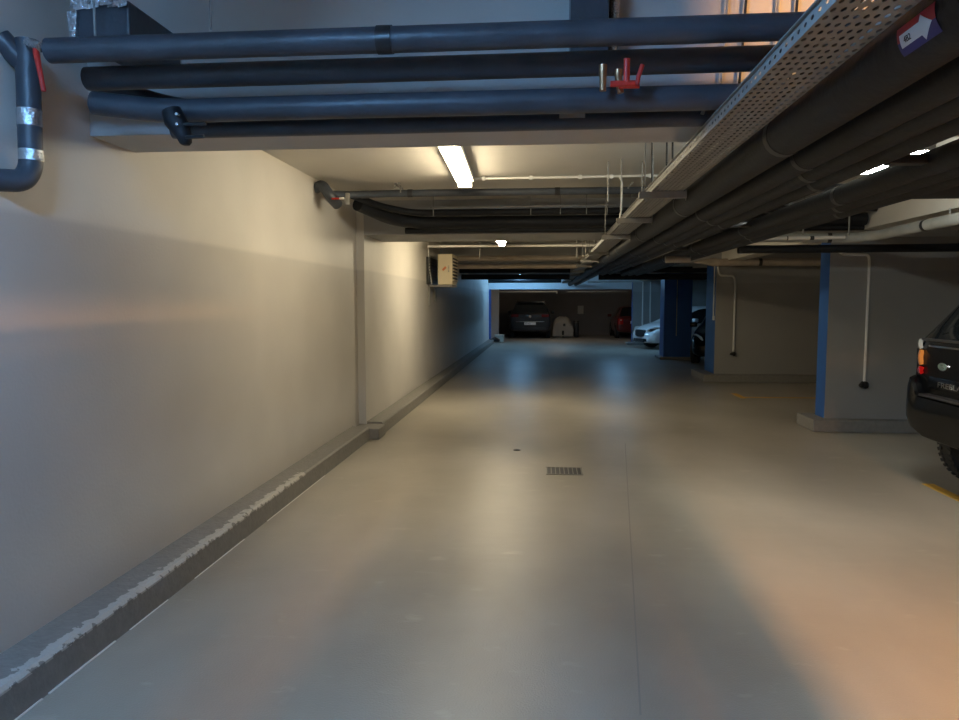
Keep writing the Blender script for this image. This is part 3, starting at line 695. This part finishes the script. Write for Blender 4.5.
# --- black four by four, tail towards the lane
suv = thing('car', 'black four by four parked at the edge of the picture, tail towards the lane', 'car', (3.13, 5.72, 0), R(0))
hw = .93
make_body('body', [
    (.10, .50, 1.20, 1.28, .86, .87, .83, 0, 2),
    (.47, .46, 1.24, 1.71, .9, .93, .78, 0, 0), (.6, .44, 1.25, 1.75, .9, .93, .78, 1, 0), (1.15, .36, 1.22, 1.77, .9, .93, .77, 0, 0), (1.22, .36, 1.22, 1.77, .9, .93, .77, 1, 0),
    (2.0, .30, 1.20, 1.77, .9, .93, .76, 0, 0), (2.08, .30, 1.19, 1.77, .9, .93, .76, 1, 0), (2.75, .30, 1.16, 1.70, .9, .93, .74, 1, 1), (3.35, .30, 1.12, 1.18, .9, .93, .80, 0, 0),
    (4.1, .32, 1.02, 1.07, .9, .91, .80, 0, 0), (4.42, .36, .9, .95, .86, .86, .74, 0, 0), (4.5, .42, .75, .8, .78, .78, .66, 0, 0)], (.74, 3.42), .37, M['carblack'], suv, hw, .85)
wheels(suv, (.72, 3.42), hw, .37, .235)
# rear bumper: rounded, wraps the corners
bm = new(); secs = []
N = 44
for i in range(N + 1):
    u = -1 + 2 * i / N; y = u * .935; back = 0.0 + .02 * u * u + (.30 * max(0, (abs(u) - .82) / .18) ** 2.6)
    lift = min(1, max(0, (abs(u) - .72) / .12)); tz = .82 + .15 * lift; lo = .48 + .09 * max(0, (abs(u) - .6) / .4); prof = [(back + .10, lo - .03), (back + .03, lo), (back, .62), (back - .005, .70), (back, tz - .10), (back + .015, tz - .02), (back + .05, tz), (back + .20, tz), (back + .22, lo)]
    y2 = y * (1 if abs(u) < .9 else 1.0)
    secs.append([bm.verts.new((max(q[0], 0), y2, q[1])) for q in prof])
for A, B in zip(secs, secs[1:]):
    for k in range(len(A)): bm.faces.new((A[k], A[(k + 1) % len(A)], B[(k + 1) % len(A)], B[k]))
bm.faces.new(secs[0]); bm.faces.new(secs[-1][::-1])
obj('bumper', bm, M['carblack'], suv, True, world=False)
lens('bumper_step', suv, (.01, -.6, .815), (.1, .6, .835), M['black'], .006)
# tailgate panel lines, chrome strip, badge and lettering
lens('chrome_strip', suv, (.085, -.38, 1.225), (.115, .62, 1.243), M['chrome'], .004)
lens('tailgate_lip', suv, (.075, -.72, 1.275), (.14, .72, 1.295), M['black'], .006)
for sgn in (1, -1):
    lamp = thing('tail_lamp', None, None, (0, 0, 0)); lamp.parent = suv
    def lump(nm, y0, y1, z0, z1, m, x0=.078):
        bm = new(); g = []
        for i in range(7):
            v = i / 6; z = z0 + (z1 - z0) * v; bow = .018 * math.sin(PI * v)
            row = []
            for j in range(7):
                q = j / 6; y = y0 + (y1 - y0) * q; row.append(bm.verts.new((x0 - bow * .6 + .16 * q ** 2.4, sgn * (y), z)))
            g.append(row)
        for i in range(6):
            for j in range(6): bm.faces.new((g[i][j], g[i][j + 1], g[i + 1][j + 1], g[i + 1][j]))
        solid(bm, geom=bm.faces[:], thickness=-.03)
        o = obj(nm, bm, m, lamp, True, world=False); return o
    lump('clear_lens', .74, .872, 1.20, 1.285, M['lampclear'])['label'] = 'clear upper lens'
    lump('amber_lens', .72, .885, 1.065, 1.195, M['amber'])['label'] = 'amber round lens'
    lump('red_lens', .71, .89, .985, 1.055, M['lampred'])['label'] = 'red lower lens'
# oval badge
def oval(nm, a, b, x, m):
    bm = new(); vs = [bm.verts.new((x, .40 + a * math.cos(2 * PI * k / 32), 1.075 + b * math.sin(2 * PI * k / 32))) for k in range(32)]; f = bm.faces.new(vs)
    r = bmesh.ops.extrude_face_region(bm, geom=[f]); bmesh.ops.translate(bm, verts=[v for v in r['geom'] if isinstance(v, bmesh.types.BMVert)], vec=(.02, 0, 0))
    return obj(nm, bm, m, suv, False, world=False)
oval('badge_rim', .068, .034, .088, M['chrome']); oval('badge', .061, .028, .086, M['green'])
text('badge_lettering', 'LAND\nROVER', .022, M['chrome'], (.0845, .435, 1.083), (0, -1, 0), (0, 0, 1), suv)
text('tailgate_lettering', 'FREELANDER', .062, M['chrome'], (.084, .45, .905), (0, -1, 0), (0, 0, 1), suv, sx=1.75, ext=.003)
lens('lettering_strip', suv, (.088, -.6, .88), (.14, .6, .98), M['carblack'], .004)
def number_plate(parent, y, z, x, s='', w=.52, h=.11, front=False):
    lens('number_plate', parent, (x - .008, y - w / 2, z - h / 2), (x + .008, y + w / 2, z + h / 2), M['paper'], .004)
    if s:
        ax = (0, 1, 0) if front else (0, -1, 0); xx = x + .0095 if front else x - .0095
        text('plate_lettering', s, .10, M['black'], (xx, y + (-.23 if front else .23), z - .035), ax, (0, 0, 1), parent, ext=.001)
# exhaust underside
bm = new(); tube(bm, [(.3, -.45, .36), (.8, -.45, .36)], .03, 12); obj('exhaust', bm, M['darkmetal'], suv, True, world=False)
lens('underbody', suv, (.5, -.6, .36), (4.2, .6, .48), M['black'], .02)

def generic(label, loc, rz, paint, L, hw, Hh, hatch=True, wr=.32, tall=False, group=None):
    c = thing('car', label, 'car', loc, rz, group)
    if tall:
        st = [(.03, .40, .85, .9, hw * .85, hw * .9, hw * .8, 0, 0), (.0 + .05, .32, 1.0, 1.06, hw * .93, hw * .97, hw * .86, 0, 0), (.10, .3, 1.05, 1.10, hw * .96, hw, hw * .88, 0, 2),
              (.42, .28, 1.06, Hh - .04, hw * .97, hw, hw * .72, 0, 0), (.5, .28, 1.06, Hh - .02, hw * .97, hw, hw * .73, 1, 0), (1.2, .26, 1.05, Hh, hw * .97, hw, hw * .75, 0, 0), (1.28, .26, 1.05, Hh, hw * .97, hw, hw * .75, 1, 0),
              (2.1, .26, 1.02, Hh, hw * .97, hw, hw * .75, 0, 0), (2.18, .26, 1.02, Hh - .01, hw * .97, hw, hw * .75, 1, 0), (2.75, .26, 1.0, Hh - .08, hw * .97, hw, hw * .74, 1, 1), (3.4, .26, .98, 1.04, hw * .97, hw, hw * .84, 0, 0),
              (L - .35, .28, .88, .94, hw * .95, hw * .97, hw * .8, 0, 0), (L - .05, .32, .7, .76, hw * .85, hw * .85, hw * .7, 0, 0), (L, .38, .6, .64, hw * .75, hw * .75, hw * .6, 0, 0)]
    else:
        st = [(.0, .36, .74, .8, hw * .82, hw * .84, hw * .7, 0, 0), (.05, .28, .88, .93, hw * .92, hw * .95, hw * .8, 0, 0), (.14, .26, .92, .98, hw * .95, hw * .98, hw * .84, 0, 2),
              (.62, .24, .93, Hh - .05, hw * .96, hw, hw * .66, 0, 0), (.72, .24, .92, Hh - .03, hw * .96, hw, hw * .68, 1, 0), (1.35, .2, .9, Hh, hw * .96, hw, hw * .7, 0, 0), (1.43, .2, .9, Hh, hw * .96, hw, hw * .7, 1, 0),
              (2.2, .2, .87, Hh - .03, hw * .96, hw, hw * .68, 1, 1), (3.0, .2, .86, .93, hw * .96, hw, hw * .82, 0, 0), (L - .5, .2, .78, .85, hw * .95, hw * .98, hw * .8, 0, 0),
              (L - .18, .2, .66, .73, hw * .88, hw * .9, hw * .72, 0, 0), (L - .03, .22, .54, .60, hw * .7, hw * .72, hw * .55, 0, 0), (L + .01, .26, .48, .53, hw * .55, hw * .56, hw * .42, 0, 0)]
    ax = (.78, L - .85)
    make_body('body', st, ax, wr, paint, c, hw); wheels(c, ax, hw, wr, .2)
    for s in (1, -1):
        bm = new(); box(bm, (2.35 if not tall else 2.75, min(s * hw, s * (hw + .18)), .92 if not tall else 1.05), (2.5 if not tall else 2.9, max(s * hw, s * (hw + .18)), 1.05 if not tall else 1.2), .03); obj('mirror', bm, paint, c, True, world=False)
    return c
# --- dark estate/SUV in the far room, tail to camera
c = generic('dark four by four with silver roof rails parked against the far wall', (-.6, 31.5, 0), R(90), M['cardark'], 4.4, .91, 1.62, tall=True, wr=.34)
for s in (1, -1):
    lens('tail_lamp', c, (.02, s * .66 - .16, .94), (.12, s * .66 + .16, 1.07), M['lampdark'], .02)
    bm = new(); tube(bm, [(.55, s * .62, 1.60), (.7, s * .64, 1.665), (2.1, s * .64, 1.68), (2.4, s * .64, 1.63)], .018, 8); obj('roof_rail', bm, M['chrome'], c, True, world=False)
lens('roof_spoiler', c, (.30, -.6, 1.575), (.62, .6, 1.625), M['cardark'], .02)
lens('chrome_strip', c, (.005, -.62, .735), (.045, .62, .76), M['chrome'], .006)
number_plate(c, 0.0, .66, .01, 'XP 42', .5, .11)
bm = new(); tube(bm, [(.02, 0, .98), (.06, 0, .98)], .055, 18); obj('badge', bm, M['chrome'], c, True, world=False)
lens('bumper_trim', c, (-.01, -.7, .34), (.06, .7, .48), M['black'], .02)
# --- red car
c = generic('red car in the far room, mostly behind the far partition', (3.98, 31.7, 0), R(90), M['carred'], 3.9, .84, 1.42)
for s in (1, -1):
    lens('tail_lamp', c, (.0, s * .66 - .12, .62), (.10, s * .66 + .10, .88), M['lampred'], .03)
    bm = new(); box(bm, (-.005, s * .66 - .05, .80), (.02, s * .66 + .03, .84), .006); obj('reverse_lens', bm, M['lampclear'], c, True, world=False)
number_plate(c, 0, .72, .0, '', .5, .11)
# --- white hatchback nose out of its bay
c = generic('white hatchback with its nose sticking out beyond the dark blue column', (3.28 + 3.95 * math.cos(R(21)), 25.0 + 3.95 * math.sin(R(21)), 0), R(180 + 21), M['carwhite'], 3.95, .86, 1.47)
Lc = 3.95
bm = new()   # dark trapezoid grille, curved with the nose
def nose(nm, pts, x0, m, par, dep=.05):
    bm = new(); vs = []
    for y, z in pts:
        q = abs(y) / .86; vs.append(bm.verts.new((x0 - .62 * q ** 3.2, y, z)))
    f = bm.faces.new(vs); r = bmesh.ops.extrude_face_region(bm, geom=[f]); bmesh.ops.translate(bm, verts=[v for v in r['geom'] if isinstance(v, bmesh.types.BMVert)], vec=(-dep, 0, 0))
    return obj(nm, bm, m, par, True, world=False)
nose('grille', [(-.33, .60), (-.28, .46), (-.1, .42), (.1, .42), (.28, .46), (.33, .60), (.22, .66), (-.22, .66)], Lc + .05, M['black'], c, .12)
for s in (1, -1):
    nose('headlamp', [(s * .42, .62), (s * .55, .60), (s * .74, .66), (s * .80, .76), (s * .66, .76), (s * .5, .70)], Lc + .07, M['lampclear'], c, .3)
    nose('headlamp_insert', [(s * .5, .64), (s * .6, .64), (s * .66, .69), (s * .56, .70)], Lc + .085, M['black'], c, .1)
    nose('fog_intake', [(s * .35, .36), (s * .35, .26), (s * .66, .28), (s * .74, .38)], Lc + .09, M['black'], c, .3)
nose('lower_intake', [(-.28, .36), (-.28, .24), (.28, .24), (.28, .36)], Lc + .05, M['black'], c, .3)
# --- black car between column and second partition
c = generic('black car glimpsed between the dark blue column and the second partition', (4.45 + 4.1 * math.cos(R(70)), 18.3 + 4.1 * math.sin(R(70)), 0), R(250), M['carblack'], 4.1, .9, 1.5)
for s in (1, -1):
    nose('headlamp', [(s * .5, .64), (s * .62, .58), (s * .80, .66), (s * .84, .78), (s * .7, .78), (s * .55, .72)], 4.14, M['lampclear'], c, .2)
nose('chrome_trim', [(-.75, .20), (.75, .20), (.78, .235), (-.78, .235)], 4.14, M['chrome'], c, .1)
nose('number_plate', [(-.26, .36), (.26, .36), (.26, .47), (-.26, .47)], 4.16, M['paper'], c, .05)
nose('bumper_insert', [(.5, .30), (.78, .32), (.78, .48), (.5, .46)], 4.13, M['beigepipe'], c, .1)
nose('bumper_insert', [(-.5, .30), (-.78, .32), (-.78, .48), (-.5, .46)], 4.13, M['beigepipe'], c, .1)

# --- small covered vehicle in the far room
t = thing('covered_scooter', 'small vehicle under a rumpled grey cover beside the far dark car', 'covered vehicle', (.9, 33.0, 0))
bm = new(); rings = []
for k in range(13):
    v = k / 12; y = 32.55 + v * 1.6; hgt = .93 - .35 * max(0, v - .35) ** 1 - .25 * (1 - min(1, v * 5)) ** 2
    ring = []
    for j in range(17):
        a = PI * j / 16; w = .44 * (1 + .10 * math.sin(3 * a + k)); ca, sa = math.cos(a), math.sin(a)
        x = .84 + w * math.copysign(abs(ca) ** .6, ca) + .03 * math.sin(k * 1.3 + j); z = .06 + (hgt - .06) * abs(sa) ** .6 * (1 + .04 * math.sin(j * 2.1 + k * 1.9))
        ring.append(bm.verts.new((x, y, z)))
    rings.append(ring)
for A, B in zip(rings, rings[1:]):
    for j in range(16): bm.faces.new((A[j], A[j + 1], B[j + 1], B[j]))
bm.faces.new(rings[0]); bm.faces.new(rings[-1][::-1])
obj('fabric_cover', bm, M['cover'], t, True)
bm = new(); box(bm, (.86, 32.5, .52), (.97, 32.6, .64), .03); obj('cover_opening', bm, M['black'], t)['label'] = 'dark opening in the cover'
for y in (32.75, 33.9):
    bm, rb = make_wheel(.22, .1); rb.free(); bmesh.ops.rotate(bm, verts=bm.verts, cent=(0, 0, 0), matrix=Matrix.Rotation(R(90), 3, 'Z')); bmesh.ops.translate(bm, verts=bm.verts, vec=(.86, y, .22)); obj('wheel', bm, M['tyre'], t, True)
t = thing('storage_bin', 'dark low bundle standing next to the grey covered vehicle', 'bundle', (1.48, 33.25, 0))
bm = new(); box(bm, (1.36, 33.0, 0), (1.6, 33.5, .70), .06); obj('bin_body', bm, M['darkmetal'], t, True)
bm = new(); box(bm, (1.35, 32.98, .70), (1.61, 33.52, .75), .02); obj('bin_lid', bm, M['darkmetal'], t, True)

# --- notice on the far wall, rubble block at the kerb end
bm = new(); box(bm, (1.64, 35.485, 1.02), (1.92, 35.5, 1.42), .003); tag(obj('notice_sheet', bm, M['white']), 'blank pale notice sheet on the far wall', 'notice')
bm = new(); box(bm, (-1.96, 28.4, 0), (-1.58, 29.0, .30), .03); tag(obj('concrete_block', bm, M['concrete']), 'pale concrete block at the end of the kerb', 'block')
bm = new(); tube(bm, [(-2.05, 27.8, .10), (-1.9, 27.95, .15), (-1.75, 28.1, .10)], [.07, .1, .06], 10); tag(obj('rolled_rag', bm, M['black'], None, True), 'small dark bundle at the kerb end before the concrete block', 'bundle')

# ------------------------------------------------------------------ world, camera, render look
w = bpy.data.worlds.new('World'); sc.world = w; w.use_nodes = True
w.node_tree.nodes['Background'].inputs[0].default_value = (.35, .45, .6, 1); w.node_tree.nodes['Background'].inputs[1].default_value = .02
p = math.atan(58 / 720); th = math.atan(64.5 / 720 * math.cos(p))
cd = bpy.data.cameras.new('camera'); cam = bpy.data.objects.new('camera', cd); COL.objects.link(cam)
cd.sensor_width = 36; cd.lens = 720 * 36 / 959; cd.clip_start = .05; cam.location = (0, 0, 1.6); cam.rotation_euler = (R(90) - p, 0, th)
sc.camera = cam
vs = sc.view_settings; vs.view_transform = 'Standard'; vs.look = 'None'; vs.gamma = 1; vs.use_curve_mapping = False; vs.exposure = .2
try:
    sc.cycles.use_denoising = True; sc.cycles.denoiser = 'OPENIMAGEDENOISE'
except Exception: pass
sc.cycles.max_bounces = 10; sc.cycles.diffuse_bounces = 6; sc.cycles.sample_clamp_indirect = 8; sc.cycles.use_light_tree = True
